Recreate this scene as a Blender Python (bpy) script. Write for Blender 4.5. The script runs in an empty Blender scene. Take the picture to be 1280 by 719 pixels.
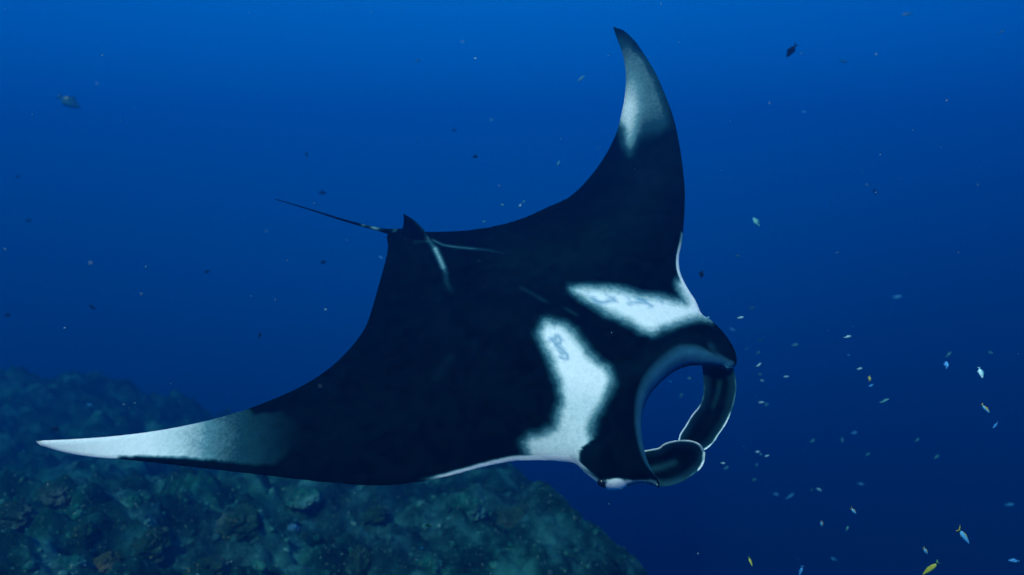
import bpy, math, random
import numpy as np
from mathutils import Vector, Matrix, noise as mnoise

random.seed(7)
rng = np.random.default_rng(7)
scene = bpy.context.scene
C = scene.collection

# ------------------------------------------------------------------ camera
W0, H0 = 1280.0, 719.0
LENS = 24.0
F = LENS / 36.0 * W0                      # focal length in photograph pixels
PITCH = math.radians(-6.0)
cam_data = bpy.data.cameras.new("camera")
cam = bpy.data.objects.new("camera", cam_data)
C.objects.link(cam)
cam_data.lens = LENS
cam_data.sensor_width = 36.0
cam_data.dof.use_dof = True
cam_data.dof.focus_distance = 3.6
cam_data.dof.aperture_fstop = 1.1
cam_data.clip_start = 0.05
cam_data.clip_end = 500.0
cam.location = (0, 0, 0)
cam.rotation_euler = (math.radians(90) + PITCH, 0, 0)
scene.camera = cam
FWD = np.array([0, math.cos(PITCH), math.sin(PITCH)])
UP = np.array([0, -math.sin(PITCH), math.cos(PITCH)])
RIGHT = np.array([1.0, 0, 0])


def at(u, v, d):
    """point of the scene seen at photograph pixel (u, v), d metres ahead"""
    u, v, d = (np.asarray(a, float) for a in (u, v, d))
    x = (u - W0 / 2) / F * d
    y = (H0 / 2 - v) / F * d
    return x[..., None] * RIGHT + y[..., None] * UP + d[..., None] * FWD


def to_px(p):
    d = p @ FWD
    return np.stack([W0 / 2 + F * (p @ RIGHT) / d, H0 / 2 - F * (p @ UP) / d], -1)


# ------------------------------------------------------------------ light
scene.view_settings.view_transform = 'Standard'
scene.view_settings.look = 'None'
scene.view_settings.exposure = 0.0
scene.view_settings.gamma = 1.0
scene.cycles.volume_bounces = 0
scene.cycles.max_bounces = 6
scene.cycles.volume_step_rate = 4.0

SUN_DIR = Vector((-0.22, -0.60, 0.77)).normalized()      # towards the sun
sun_data = bpy.data.lights.new("sun", 'SUN')
sun_data.energy = 5.0
sun_data.angle = math.radians(3.0)                       # softened by the rippled surface
sun_data.color = (0.98, 0.94, 0.74)
sun = bpy.data.objects.new("sun", sun_data)
C.objects.link(sun)
sun.rotation_euler = SUN_DIR.to_track_quat('Z', 'Y').to_euler()


def water_gradient(nt, vec_socket):
    """colour of open water by viewing direction: brighter towards the surface, dark below"""
    N, L = nt.nodes, nt.links
    nrm = N.new('ShaderNodeVectorMath'); nrm.operation = 'NORMALIZE'
    L.new(vec_socket, nrm.inputs[0])
    sep = N.new('ShaderNodeSeparateXYZ'); L.new(nrm.outputs[0], sep.inputs[0])
    ramp = N.new('ShaderNodeValToRGB')
    mp = N.new('ShaderNodeMapRange')
    mp.inputs['From Min'].default_value = -1.0
    mp.inputs['From Max'].default_value = 1.0
    # a slight lean: the water is lighter a little left of the view axis, under the sun
    ab = N.new('ShaderNodeMath'); ab.operation = 'ADD'; ab.inputs[1].default_value = 0.06
    L.new(sep.outputs[0], ab.inputs[0])
    sq = N.new('ShaderNodeMath'); sq.operation = 'MULTIPLY'
    L.new(ab.outputs[0], sq.inputs[0]); L.new(ab.outputs[0], sq.inputs[1])
    k = N.new('ShaderNodeMath'); k.operation = 'MULTIPLY'; k.inputs[1].default_value = -0.42
    L.new(sq.outputs[0], k.inputs[0])
    ad = N.new('ShaderNodeMath'); ad.operation = 'ADD'
    L.new(sep.outputs[2], ad.inputs[0]); L.new(k.outputs[0], ad.inputs[1])
    L.new(ad.outputs[0], mp.inputs['Value'])
    cr = ramp.color_ramp
    cr.interpolation = 'B_SPLINE'
    stops = WATER_STOPS
    while len(cr.elements) < len(stops):
        cr.elements.new(0.5)
    for e, (z, c) in zip(cr.elements, stops):
        e.position = (z + 1) / 2
        e.color = (*c, 1)
    L.new(mp.outputs[0], ramp.inputs[0])
    return ramp.outputs[0]


WATER_STOPS = [(-1.0, (0.0, 0.003, 0.030)),
               (-0.55, (0.0, 0.003, 0.060)),
               (-0.34, (0.0, 0.018, 0.17)),
               (-0.08, (0.0, 0.155, 0.70)),
               (0.20, (0.0, 0.190, 0.72)),
               (0.45, (0.001, 0.26, 0.88)),
               (1.0, (0.01, 0.42, 1.4))]

world = bpy.data.worlds.new("World")
scene.world = world
world.use_nodes = True
nt = world.node_tree
nt.nodes.clear()
tc = nt.nodes.new('ShaderNodeTexCoord')
bg = nt.nodes.new('ShaderNodeBackground')
out = nt.nodes.new('ShaderNodeOutputWorld')
nt.links.new(water_gradient(nt, tc.outputs['Generated']), bg.inputs['Color'])
bg.inputs['Strength'].default_value = 1.0
nt.links.new(bg.outputs[0], out.inputs['Surface'])


# ------------------------------------------------------------------ helpers
def mesh_obj(name, verts, faces, mat=None, parent=None, smooth=True):
    me = bpy.data.meshes.new(name)
    verts = np.asarray(verts, dtype=np.float32)
    faces = np.asarray(faces, dtype=np.int32)
    if faces.ndim == 2:
        n, k = faces.shape
        me.vertices.add(len(verts)); me.vertices.foreach_set('co', verts.ravel())
        me.loops.add(n * k); me.loops.foreach_set('vertex_index', faces.ravel())
        me.polygons.add(n)
        me.polygons.foreach_set('loop_start', np.arange(0, n * k, k, dtype=np.int32))
        me.polygons.foreach_set('loop_total', np.full(n, k, dtype=np.int32))
        me.update(calc_edges=True)
        me.validate()
    if smooth:
        me.polygons.foreach_set('use_smooth', np.ones(len(me.polygons), dtype=bool))
    o = bpy.data.objects.new(name, me)
    C.objects.link(o)
    if mat: me.materials.append(mat)
    if parent: o.parent = parent
    return o


def tag(o, label=None, cat=None, group=None, kind=None):
    if label: o['label'] = label
    if cat: o['category'] = cat
    if group: o['group'] = group
    if kind: o['kind'] = kind
    return o


def grid_faces(n, m, off=0, flip=False):
    i = np.arange(n - 1)[:, None] * m + np.arange(m - 1)[None, :] + off
    f = np.stack([i, i + 1, i + m + 1, i + m], -1).reshape(-1, 4)
    return f[:, ::-1] if flip else f


def new_mat(name):
    m = bpy.data.materials.new(name)
    m.use_nodes = True
    return m, m.node_tree, m.node_tree.nodes['Principled BSDF']


def simple_mat(name, col, rough=0.6, scale=8.0, var=0.35, spec=0.3):
    m, t, b = new_mat(name)
    tcn = t.nodes.new('ShaderNodeTexCoord')
    nz = t.nodes.new('ShaderNodeTexNoise'); nz.inputs['Scale'].default_value = scale
    nz.inputs['Detail'].default_value = 5
    t.links.new(tcn.outputs['Object'], nz.inputs['Vector'])
    mx = t.nodes.new('ShaderNodeMix'); mx.data_type = 'RGBA'
    mx.inputs[6].default_value = (*[c * (1 - var) for c in col], 1)
    mx.inputs[7].default_value = (*[min(1, c * (1 + var)) for c in col], 1)
    t.links.new(nz.outputs['Fac'], mx.inputs[0])
    t.links.new(mx.outputs[2], b.inputs['Base Color'])
    b.inputs['Roughness'].default_value = rough
    b.inputs['Specular IOR Level'].default_value = spec
    return m


def smooth(a, b, x):
    t = np.clip((x - a) / (b - a), 0, 1)
    return t * t * (3 - 2 * t)


def catmull(pts, n):
    """resample a control polyline (N, k) as a smooth curve of n points, even in arc length"""
    P = np.asarray(pts, float)
    d = np.linalg.norm(np.diff(P[:, :2], axis=0), axis=1) ** 0.5 + 1e-9
    t = np.concatenate([[0], np.cumsum(d)])
    # finite-difference tangents
    m = np.zeros_like(P)
    s = np.diff(P, axis=0) / np.diff(t)[:, None]
    m[0], m[-1] = s[0], s[-1]
    w0 = np.diff(t)[1:, None]; w1 = np.diff(t)[:-1, None]
    m[1:-1] = (s[:-1] * w0 + s[1:] * w1) / (w0 + w1)
    tt = np.linspace(0, t[-1], 4000)
    k = np.clip(np.searchsorted(t, tt, side='right') - 1, 0, len(t) - 2)
    h = (t[k + 1] - t[k])[:, None]; x = ((tt - t[k]) [:, None]) / h
    Q = ((2*x**3-3*x**2+1)*P[k] + (x**3-2*x**2+x)*h*m[k] + (-2*x**3+3*x**2)*P[k+1] + (x**3-x**2)*h*m[k+1])
    L = np.concatenate([[0], np.cumsum(np.linalg.norm(np.diff(Q[:, :2], axis=0), axis=1))])
    g = np.linspace(0, L[-1], n)
    return np.stack([np.interp(g, L, Q[:, j]) for j in range(Q.shape[1])], -1)


def dist_poly(px, poly, closed=True):
    """signed distance in pixels (positive inside) to a polygon, or plain distance to a polyline"""
    P = np.asarray(poly, float)
    A, B = (P, np.roll(P, -1, 0)) if closed else (P[:-1], P[1:])
    best = np.full(len(px), 1e9); inside = np.zeros(len(px), bool)
    for a, b in zip(A, B):
        ab = b - a
        h = np.clip(((px - a) @ ab) / (ab @ ab + 1e-12), 0, 1)
        best = np.minimum(best, np.hypot(*(px - a - h[:, None] * ab).T))
        if closed:
            c = ((a[1] > px[:, 1]) != (b[1] > px[:, 1]))
            xx = a[0] + (px[:, 1] - a[1]) / (b[1] - a[1] + 1e-12) * (b[0] - a[0])
            inside ^= c & (px[:, 0] < xx)
    return np.where(inside, best, -best) if closed else best


# ------------------------------------------------------------------ open water backdrop
R_W = 120.0
NU, NV = 96, 48
el = np.radians(np.linspace(-88, 38, NV)); az = np.linspace(0, 2 * np.pi, NU + 1)
vv = np.stack([np.cos(el)[:, None] * np.cos(az) * R_W, np.cos(el)[:, None] * np.sin(az) * R_W,
               np.sin(el)[:, None] * R_W * np.ones(NU + 1)], -1).reshape(-1, 3)
m, t, b = new_mat('open_water')
t.nodes.remove(b)
geo = t.nodes.new('ShaderNodeNewGeometry')
em = t.nodes.new('ShaderNodeEmission')
t.links.new(water_gradient(t, geo.outputs['Position']), em.inputs['Color'])
t.links.new(em.outputs[0], t.nodes['Material Output'].inputs['Surface'])
tag(mesh_obj('water', vv, grid_faces(NV, NU + 1), m), kind='structure')


# ------------------------------------------------------------------ reef slope
def fbm(x, y, z=0.0, octv=5, lac=2.0, gain=0.5):
    a, s, f = 0.0, 1.0, 1.0
    for _ in range(octv):
        a += s * mnoise.noise(Vector((x * f, y * f, z + 7.3 * f))); s *= gain; f *= lac
    return a


def reef_height(x, y):
    edge = 1.0 - 0.22 * max(0.0, y - 9.0) + 0.9 * fbm(y * 0.25, 3.1, 2.0, 3) + 0.55 * fbm(y * 0.9, 1.1, 6.0, 2)
    z = -3.95 - 0.12 * (x + 3.0) + 0.01 * (y - 6)
    z -= 0.05 * max(0.0, -x - 4.0) + 0.30 * max(0.0, y - (10.5 if x > -1 else 8.0 if x < -6 else 10.5 + 0.5 * (x + 1))) - 1.7 * math.exp(-((x + 15) / 5) ** 2 - ((y - 22) / 5) ** 2)
    over = max(0.0, x - edge)
    z -= 0.30 * over + 0.36 * over * over
    z += 0.6 * fbm(x * 0.22, y * 0.22, 0.0, 2)
    n1 = fbm(x * 0.95, y * 0.95, 5.0, 4, 2.1, 0.55)
    z += 0.6 * n1 * (1 - 0.65 * min(1.0, max(0.0, (x + 2.5) / 2.5))) - 0.35 * abs(fbm(x * 0.6 + 4, y * 0.6, 8.0, 3))
    c = mnoise.voronoi(Vector((x * 1.7, y * 1.7, 1.0)))[0][0]
    z += 0.20 * (0.5 - min(c, 0.9)) 
    c2 = mnoise.voronoi(Vector((x * 5.2 + 3, y * 5.2, 4.0)))[0][0]
    z += 0.085 * (0.5 - min(c2, 0.9))
    z += 0.03 * fbm(x * 9, y * 9, 2.0, 3)
    return max(z, -38.0)


ys = 5.0 + (38.0 - 5.0) * np.linspace(0, 1, 420) ** 1.7
fx = np.linspace(-1, 1, 520)
rv = np.zeros((len(ys), len(fx), 3))
for i, y in enumerate(ys):
    hw = 3.2 + 0.85 * y
    for j, s in enumerate(fx):
        x = s * hw - 0.6
        rv[i, j] = (x, y, reef_height(x, y))
m, t, b = new_mat('reef_rock')
N, L = t.nodes, t.links
tcn = N.new('ShaderNodeTexCoord')


def noise_node(t, vec, scale, detail=6, rough=0.6):
    n = t.nodes.new('ShaderNodeTexNoise')
    n.inputs['Scale'].default_value = scale; n.inputs['Detail'].default_value = detail
    n.inputs['Roughness'].default_value = rough
    t.links.new(vec, n.inputs['Vector'])
    return n.outputs['Fac']


def ramp_node(t, fac, stops):
    r = t.nodes.new('ShaderNodeValToRGB'); cr = r.color_ramp
    while len(cr.elements) < len(stops): cr.elements.new(0.5)
    for e, (p, c) in zip(cr.elements, stops):
        e.position = p; e.color = (*c, 1)
    t.links.new(fac, r.inputs[0])
    return r.outputs[0]


def mix_node(t, fac, a, b_, blend='MIX'):
    mx = t.nodes.new('ShaderNodeMix'); mx.data_type = 'RGBA'; mx.blend_type = blend
    for sock, v in ((0, fac), (6, a), (7, b_)):
        if isinstance(v, bpy.types.NodeSocket): t.links.new(v, mx.inputs[sock])
        elif sock == 0: mx.inputs[0].default_value = v
        else: mx.inputs[sock].default_value = (*v, 1)
    return mx.outputs[2]


def reef_shader(t, b, vec, low, mid, high, speck):
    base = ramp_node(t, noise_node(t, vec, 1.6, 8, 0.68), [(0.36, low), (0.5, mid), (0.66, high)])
    tint = ramp_node(t, noise_node(t, vec, 0.8, 3), [(0.4, (0.55, 1.0, 0.8)), (0.6, (1.2, 0.95, 1.1))])
    col = mix_node(t, 1.0, base, tint, 'MULTIPLY')
    sp = ramp_node(t, noise_node(t, vec, 22.0, 3, 0.7), [(0.62, (0, 0, 0)), (0.74, (1, 1, 1))])
    col = mix_node(t, sp, col, speck)
    t.links.new(col, b.inputs['Base Color'])
    b.inputs['Roughness'].default_value = 0.95
    b.inputs['Specular IOR Level'].default_value = 0.05
    bp = t.nodes.new('ShaderNodeBump'); bp.inputs['Distance'].default_value = 0.05
    bp.inputs['Strength'].default_value = 0.9
    t.links.new(noise_node(t, vec, 14.0, 8, 0.7), bp.inputs['Height'])
    t.links.new(bp.outputs[0], b.inputs['Normal'])


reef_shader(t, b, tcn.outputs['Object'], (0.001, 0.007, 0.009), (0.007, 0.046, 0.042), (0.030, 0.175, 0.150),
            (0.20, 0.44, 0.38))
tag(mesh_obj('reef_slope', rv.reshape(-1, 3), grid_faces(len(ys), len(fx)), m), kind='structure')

# ------------------------------------------------------------------ manta ray
# outline of the disc, traced along its leading (front) and trailing (rear) edges; the third number
# is how far each point of the animal lies ahead of the camera in metres: the body is banked with
# its far wing raised and away and its near wing low and close.
LEAD_SEGS = [  # segments between matched stations
    [(45, 551.5, 3.46), (52, 556.5, 3.46), (61, 560, 3.45), (92, 568, 3.45), (121, 572, 3.44), (155, 574.5, 3.44), (217, 581, 3.43), (280, 588, 3.43)],
    [(280, 588, 3.43), (342, 595, 3.42), (400, 601.5, 3.41), (430, 604, 3.40), (462, 606, 3.40), (509, 604, 3.39)],
    [(509, 604, 3.39), (556, 596, 3.39), (600, 585, 3.39), (637, 577.5, 3.38), (666, 575.6, 3.37)],
    [(666, 575.6, 3.37), (697, 577, 3.34), (722, 582, 3.30)],
    [(722, 582, 3.30), (731, 591, 3.27), (747, 604, 3.23), (755, 610, 3.21), (765.6, 613, 3.20)],
    [(765.6, 613, 3.20), (776, 612, 3.19), (787.5, 606.6, 3.19), (801, 603.5, 3.18), (814, 605, 3.17), (824, 607.5, 3.16)],
    [(824, 607.5, 3.16), (824, 603, 3.17), (816, 591.5, 3.20), (808.5, 574, 3.23), (804, 556, 3.26), (802, 533.6, 3.30), (804.6, 511, 3.35)],
    [(804.6, 511, 3.35), (813.5, 491, 3.40), (827, 476, 3.45), (845, 462, 3.51), (862.5, 455.5, 3.57)],
    [(862.5, 455.5, 3.57), (878, 455, 3.62), (902.6, 458, 3.69), (914, 461.5, 3.73), (917, 459, 3.74)],
    [(917, 459, 3.74), (916.5, 445, 3.76), (909, 429, 3.78), (896, 411, 3.81), (885, 400, 3.83), (878.5, 396.5, 3.84)],
    [(878.5, 396.5, 3.84), (870, 378, 3.88), (856.5, 355.5, 3.94), (850, 340, 3.98)],
    [(850, 340, 3.98), (848.5, 325, 4.02), (852.7, 300, 4.09), (855.3, 270, 4.18)],
    [(855.3, 270, 4.18), (856, 240, 4.27), (854, 215, 4.34), (849, 180, 4.43)],
    [(849, 180, 4.43), (845.5, 162, 4.47), (841, 145, 4.51)],
    [(841, 145, 4.51), (830, 115, 4.60), (820, 92.6, 4.66), (805, 67.5, 4.74)],
    [(805, 67.5, 4.74), (790, 47.5, 4.80), (777.6, 37.5, 4.84), (767, 34, 4.86)],
]
TRAIL_SEGS = [
    [(45, 551, 3.46), (92, 549, 3.47), (155, 544, 3.49), (217, 535, 3.52), (280, 520.6, 3.57), (302, 514, 3.60)],
    [(302, 514, 3.60), (342, 499, 3.67), (380, 481.5, 3.76), (415, 458, 3.86), (442.5, 430, 3.96)],
    [(442.5, 430, 3.96), (456.5, 410, 4.03), (464, 390, 4.10), (472, 362, 4.18)],
    [(472, 362, 4.18), (479, 337, 4.26), (482, 326, 4.30)],
    [(482, 326, 4.30), (485, 309, 4.35)],
    [(485, 309, 4.35), (485, 293, 4.40)],
    [(485, 293, 4.40), (494, 290.5, 4.42)],
    [(494, 290.5, 4.42), (512, 289.5, 4.44)],
    [(512, 289.5, 4.44), (527, 290, 4.46)],
    [(527, 290, 4.46), (537, 290.5, 4.47)],
    [(537, 290.5, 4.47), (569, 289.6, 4.50), (611, 285, 4.53)],
    [(611, 285, 4.53), (653, 273.6, 4.55), (690, 257, 4.57)],
    [(690, 257, 4.57), (710, 248, 4.58), (730, 230, 4.59), (750, 205, 4.61), (763, 183, 4.62)],
    [(763, 183, 4.62), (772.6, 160, 4.65), (775.5, 148, 4.66)],
    [(775.5, 148, 4.66), (781.6, 115, 4.69), (782, 90, 4.73), (777.6, 65, 4.77)],
    [(777.6, 65, 4.77), (770, 45, 4.83), (766.6, 34.5, 4.86)],
]
SEG_N = [60, 50, 44, 30, 30, 34, 50, 34, 30, 34, 34, 34, 30, 16, 34, 26]
# half thickness in metres (dorsal bulge) at each station, left tip ... right tip
H_ST = [0.010, 0.030, 0.060, 0.100, 0.125, 0.150, 0.175, 0.200, 0.200, 0.175, 0.150, 0.110, 0.075, 0.045, 0.036, 0.024, 0.010]
Lp, Tp, Hs, SEG = [], [], [], []
full_lead = [LEAD_SEGS[0][0]] + [p for s in LEAD_SEGS for p in s[1:]]
full_trail = [TRAIL_SEGS[0][0]] + [p for s in TRAIL_SEGS for p in s[1:]]


def hermite_path(pts, station_idx, counts):
    """smooth curve through pts sampled with counts[k] samples between stations k and k+1"""
    P = np.asarray(pts, float)
    d = np.linalg.norm(np.diff(P[:, :2], axis=0), axis=1) + 1e-6
    t = np.concatenate([[0], np.cumsum(d)])
    s = np.diff(P, axis=0) / d[:, None]
    m = np.zeros_like(P); m[0], m[-1] = s[0], s[-1]
    m[1:-1] = (s[:-1] * d[1:, None] + s[1:] * d[:-1, None]) / (d[1:] + d[:-1])[:, None]
    res = []
    for k, n in enumerate(counts):
        a, b_ = t[station_idx[k]], t[station_idx[k + 1]]
        tt = np.linspace(a, b_, n, endpoint=(k == len(counts) - 1))
        i = np.clip(np.searchsorted(t, tt, side='right') - 1, 0, len(t) - 2)
        h = (t[i + 1] - t[i])[:, None]; x = (tt - t[i])[:, None] / h
        res.append((2*x**3-3*x**2+1)*P[i] + (x**3-2*x**2+x)*h*m[i] + (-2*x**3+3*x**2)*P[i+1] + (x**3-x**2)*h*m[i+1])
    return np.concatenate(res)


li = np.concatenate([[0], np.cumsum([len(s) - 1 for s in LEAD_SEGS])])
ti = np.concatenate([[0], np.cumsum([len(s) - 1 for s in TRAIL_SEGS])])
Lp = hermite_path(full_lead, li, SEG_N)
Tp = hermite_path(full_trail, ti, SEG_N)
NS = len(Lp)
st = np.concatenate([k + np.linspace(0, 1, n, endpoint=(k == len(SEG_N) - 1)) for k, n in enumerate(SEG_N)])
Hs = np.interp(st, np.arange(17), H_ST)
for _ in range(3):
    Hs[2:-2] = (Hs[:-4] + Hs[1:-3] + Hs[2:-2] + Hs[3:-1] + Hs[4:]) / 5

NT = 150
th = np.linspace(0, 1, NT)
tt = 0.5 * (1 - np.cos(np.pi * th))                # 0 trailing edge, 1 leading edge, dense at both
pm2 = Tp[:, None, :] * (1 - tt)[None, :, None] + Lp[:, None, :] * tt[None, :, None]


def basis(u, v, deg=5):
    x = (u - 560) / 500.0; y = (v - 330) / 330.0
    return np.stack([x ** i * y ** j for i in range(deg + 1) for j in range(deg + 1 - i)], -1)


# one smooth sheet through the traced depths
Bm = basis(pm2[::6, ::4, 0].ravel(), pm2[::6, ::4, 1].ravel())
coef = np.linalg.lstsq(np.vstack([Bm, 0.02 * np.eye(Bm.shape[1])]), np.concatenate([pm2[::6, ::4, 2].ravel(), np.zeros(Bm.shape[1])]), rcond=None)[0]


def sheet(u, v):
    return at(u, v, basis(u, v) @ coef)


U, Vv = pm2[..., 0], pm2[..., 1]
mid = sheet(U, Vv)
nrm = np.cross(sheet(U + 8, Vv) - sheet(U - 8, Vv), sheet(U, Vv + 8) - sheet(U, Vv - 8))
nrm /= np.linalg.norm(nrm, axis=-1, keepdims=True)
nrm *= np.sign(np.sum(nrm * (-mid), -1, keepdims=True))      # dorsal side faces up and towards the camera

# thickness: the outline inflated like a cushion (Poisson solution), deepest in the trunk
G = 4.0
gx = np.arange(40, 930, G); gy = np.arange(28, 622, G)
GX, GY = np.meshgrid(gx, gy)
out_poly = np.concatenate([Lp[::3, :2], Tp[::-3, :2]])
ins = (dist_poly(np.stack([GX.ravel(), GY.ravel()], -1), out_poly) > 0).reshape(GX.shape)
phi = np.zeros(GX.shape)
src = ins * 1.0
for _ in range(2600):
    nb = np.zeros_like(phi)
    nb[1:-1, 1:-1] = 0.25 * (phi[:-2, 1:-1] + phi[2:, 1:-1] + phi[1:-1, :-2] + phi[1:-1, 2:]) + src[1:-1, 1:-1]
    phi = nb * ins
phi /= phi.max()
fx_ = np.clip((U - gx[0]) / G, 0, len(gx) - 1.001); fy_ = np.clip((Vv - gy[0]) / G, 0, len(gy) - 1.001)
ix, iy = fx_.astype(int), fy_.astype(int); ax, ay = fx_ - ix, fy_ - iy
ph_ = ((phi[iy, ix] * (1 - ax) + phi[iy, ix + 1] * ax) * (1 - ay) + (phi[iy + 1, ix] * (1 - ax) + phi[iy + 1, ix + 1] * ax) * ay)
D_edge = dist_poly(pm2[..., :2].reshape(-1, 2), out_poly, False).reshape(NS, NT)
rimf = np.sqrt(np.clip(1 - (1 - np.clip(D_edge / 6.0, 0, 1)) ** 2, 0, 1))
prof = np.clip(ph_ * 2.5, 0, 1)
bul = (0.20 * ph_ ** 0.85 + 0.010) * rimf
# lips and head lobes stay stout right up to the front
head_line = Lp[(st > 5.2) & (st < 9.3), :2][::3]
hd = dist_poly(pm2[..., :2].reshape(-1, 2), head_line, False).reshape(NS, NT)
dl = dist_poly(pm2[..., :2].reshape(-1, 2), Lp[::3, :2], False).reshape(NS, NT)
edge = np.sqrt(np.clip(1 - (1 - np.clip(dl / 16.0, 0, 1)) ** 2, 0, 1)) * 0.05 * np.exp(-(hd / 60.0) ** 2)
bul += edge
# spine ridge towards the dorsal fin, pale hollow behind the head
px_mid = to_px(mid.reshape(-1, 3)).reshape(NS, NT, 2)


def add_bump(centre, rad, amt, ang=0.0, asp=1.0):
    d = px_mid - np.array(centre)
    c, s = math.cos(ang), math.sin(ang)
    x = (d[..., 0] * c + d[..., 1] * s) / rad / asp
    y = (-d[..., 0] * s + d[..., 1] * c) / rad
    return amt * np.exp(-(x * x + y * y))


fade = np.minimum(1, prof * 1.5) * rimf
dors = bul + fade * (add_bump((610, 350), 45, 0.025, 0.55, 2.2) + add_bump((790, 430), 40, 0.020, 0.55, 1.5)
                     - add_bump((735, 350), 22, 0.03, 0.15, 3.5) - add_bump((715, 470), 22, 0.02, 1.2, 3.0)
                     + add_bump((762, 585), 22, 0.035, 0.6, 1.2))
# faint muscle folds across the wings
dors += fade * bul * 0.02 * np.sin(px_mid[..., 0] * 0.045 + px_mid[..., 1] * 0.03)
vent = bul * 0.85
top = mid + nrm * dors[..., None]
bot = mid - nrm * vent[..., None]

verts = [top.reshape(-1, 3), bot.reshape(-1, 3)]
faces = [grid_faces(NS, NT), grid_faces(NS, NT, NS * NT, True)]
n0 = NS * NT * 2
ptop = to_px(top.reshape(-1, 3))
tflat = (tt[None, :] * np.ones((NS, 1))).reshape(-1)
stf = (st[:, None] * np.ones((1, NT))).reshape(-1)
pm = px_mid.reshape(-1, 2)
edge_d = dist_poly(pm, Lp[::3, :2], closed=False)    # pixels from the leading edge


def poly_mask(px, poly, fin, fout=None, jit=2.4):
    d = dist_poly(px, poly)
    for i in np.nonzero(np.abs(d) < 22)[0]:          # ragged, feathered margins
        x, y = px[i]
        d[i] += jit * (mnoise.noise(Vector((x / 13, y / 13, 1.0))) + 0.7 * mnoise.noise(Vector((x / 5, y / 5, 2.0))))
    return np.clip(0.5 + np.where(d > 0, d / (2 * fin), d / (2 * (fout or fin))), 0, 1)


def stroke(px, line, w, f=1.5):
    return np.clip((w + f - dist_poly(px, line, False)) / (2 * f), 0, 1)


P_FAR = [(714, 361), (731, 359), (762, 360), (782, 364), (802, 369.5), (823, 371.5), (843, 375), (858, 380), (852, 368), (847, 354),
         (856, 350), (890, 399), (869.5, 398), (853, 402), (833, 409), (814.7, 417), (800, 412), (790, 405), (770, 395), (754, 388), (737, 378.6), (725, 370.5)]
P_NEAR = [(682, 402), (698.5, 404), (715, 414), (726, 430), (740, 447), (760, 463), (765, 475), (760, 490), (750, 508.5), (740, 525), (737, 539),
          (742, 553), (746, 570), (738, 592), (690, 590), (662, 582), (658, 564), (655, 553), (662, 546), (682, 541), (694, 535), (697, 522), (702, 503),
          (700, 481), (694, 464), (686, 442), (679, 430), (674, 415)]
P_LTIP = [(30, 540), (302, 505), (318, 518), (352, 515), (375, 530), (368, 556), (345, 581), (300, 580), (262, 575), (230, 572), (190, 570.5), (150, 570.5), (128, 590), (30, 590)]
P_UTIP = [(768, 42), (782, 47), (803, 70), (818, 97), (829, 125), (836, 158), (822, 166), (800, 172), (788, 190), (780, 180), (779, 160), (765, 148), (765, 110), (770, 80)]

pale = np.zeros(len(ptop)); mark = np.zeros(len(ptop)); lipm = np.zeros(len(ptop))
pale = np.maximum(pale, poly_mask(ptop, P_FAR, 9, 9))
pale = np.maximum(pale, poly_mask(ptop, P_NEAR, 9, 11) * (1 - 0.16 * smooth(455, 520, ptop[:, 1])))
w = poly_mask(ptop, P_LTIP, 2.5, 2.5, 1.5) * (1 - 0.58 * smooth(165, 310, ptop[:, 0])) * (1 - smooth(225, 390, ptop[:, 0]) ** 0.8)
pale = np.maximum(pale, w * (ptop[:, 0] < 420) * 1.0)
w = poly_mask(ptop, P_UTIP, 6, 9)
w *= 0.33 + 0.50 * np.exp(-((ptop[:, 0] - 786) / 15) ** 2 - ((ptop[:, 1] - 138) / 38) ** 2)
w *= (1 - 0.5 * smooth(80, 48, ptop[:, 1])) * (1 - 0.55 * smooth(125, 172, ptop[:, 1]) * smooth(786, 806, ptop[:, 0]))
pale = np.maximum(pale, w * (ptop[:, 1] < 220))
pale = np.maximum(pale, 0.40 * stroke(ptop, [(524, 284), (532, 298), (539, 304), (546, 316), (552, 328), (557, 341)], 1.4, 3))
pale = np.maximum(pale, 0.72 * stroke(ptop, [(544, 311), (549, 322), (554, 334)], 2.2, 3))
pale = np.maximum(pale, 0.24 * stroke(ptop, [(556, 337), (558, 352), (565, 368)], 1.0, 3.5) * smooth(374, 345, ptop[:, 1]))
pale = np.maximum(pale, 0.42 * stroke(ptop, [(541, 300), (554, 306.5), (575, 309.4), (593, 311)], 0.6, 1.7))
pale = np.maximum(pale, 0.24 * stroke(ptop, [(593, 311), (612, 313), (640, 319)], 0.5, 2.0) * smooth(645, 600, ptop[:, 0]))
pale = np.maximum(pale, 0.07 * stroke(ptop, [(518, 303), (530, 301)], 1.5, 2.5))
pale = np.maximum(pale, 0.14 * stroke(ptop, [(652, 360), (664, 366), (675, 373), (682, 377)], 0.4, 3.5))
pale = np.maximum(pale, 0.18 * stroke(ptop, [(706, 385), (721, 394)], 0.4, 2.0))
pale = np.maximum(pale, 0.035 * stroke(ptop, [(545, 470), (556, 458), (562, 446)], 3, 8))
# pale belly colour wrapping round the leading edges
sel = (stf > 2) & (stf < 4.0)
pale = np.maximum(pale, sel * smooth(520, 560, pm[:, 0]) * np.clip((np.interp(pm[:, 0], [520, 600, 660, 722], [1.2, 2.6, 4, 7]) + 1 - edge_d) / 2, 0, 1))
sel = (stf > 9.95) & (stf < 11.7)
pale = np.maximum(pale, sel * (0.35 + 0.65 * smooth(285, 330, pm[:, 1])) * np.clip((np.interp(pm[:, 1], [280, 320, 350, 390], [1.8, 3.0, 6.5, 10]) + 1 - edge_d) / 2, 0, 1))
pale = np.maximum(pale, (stf < 1.2) * 0.9 * smooth(150, 120, pm[:, 0]))
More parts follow.
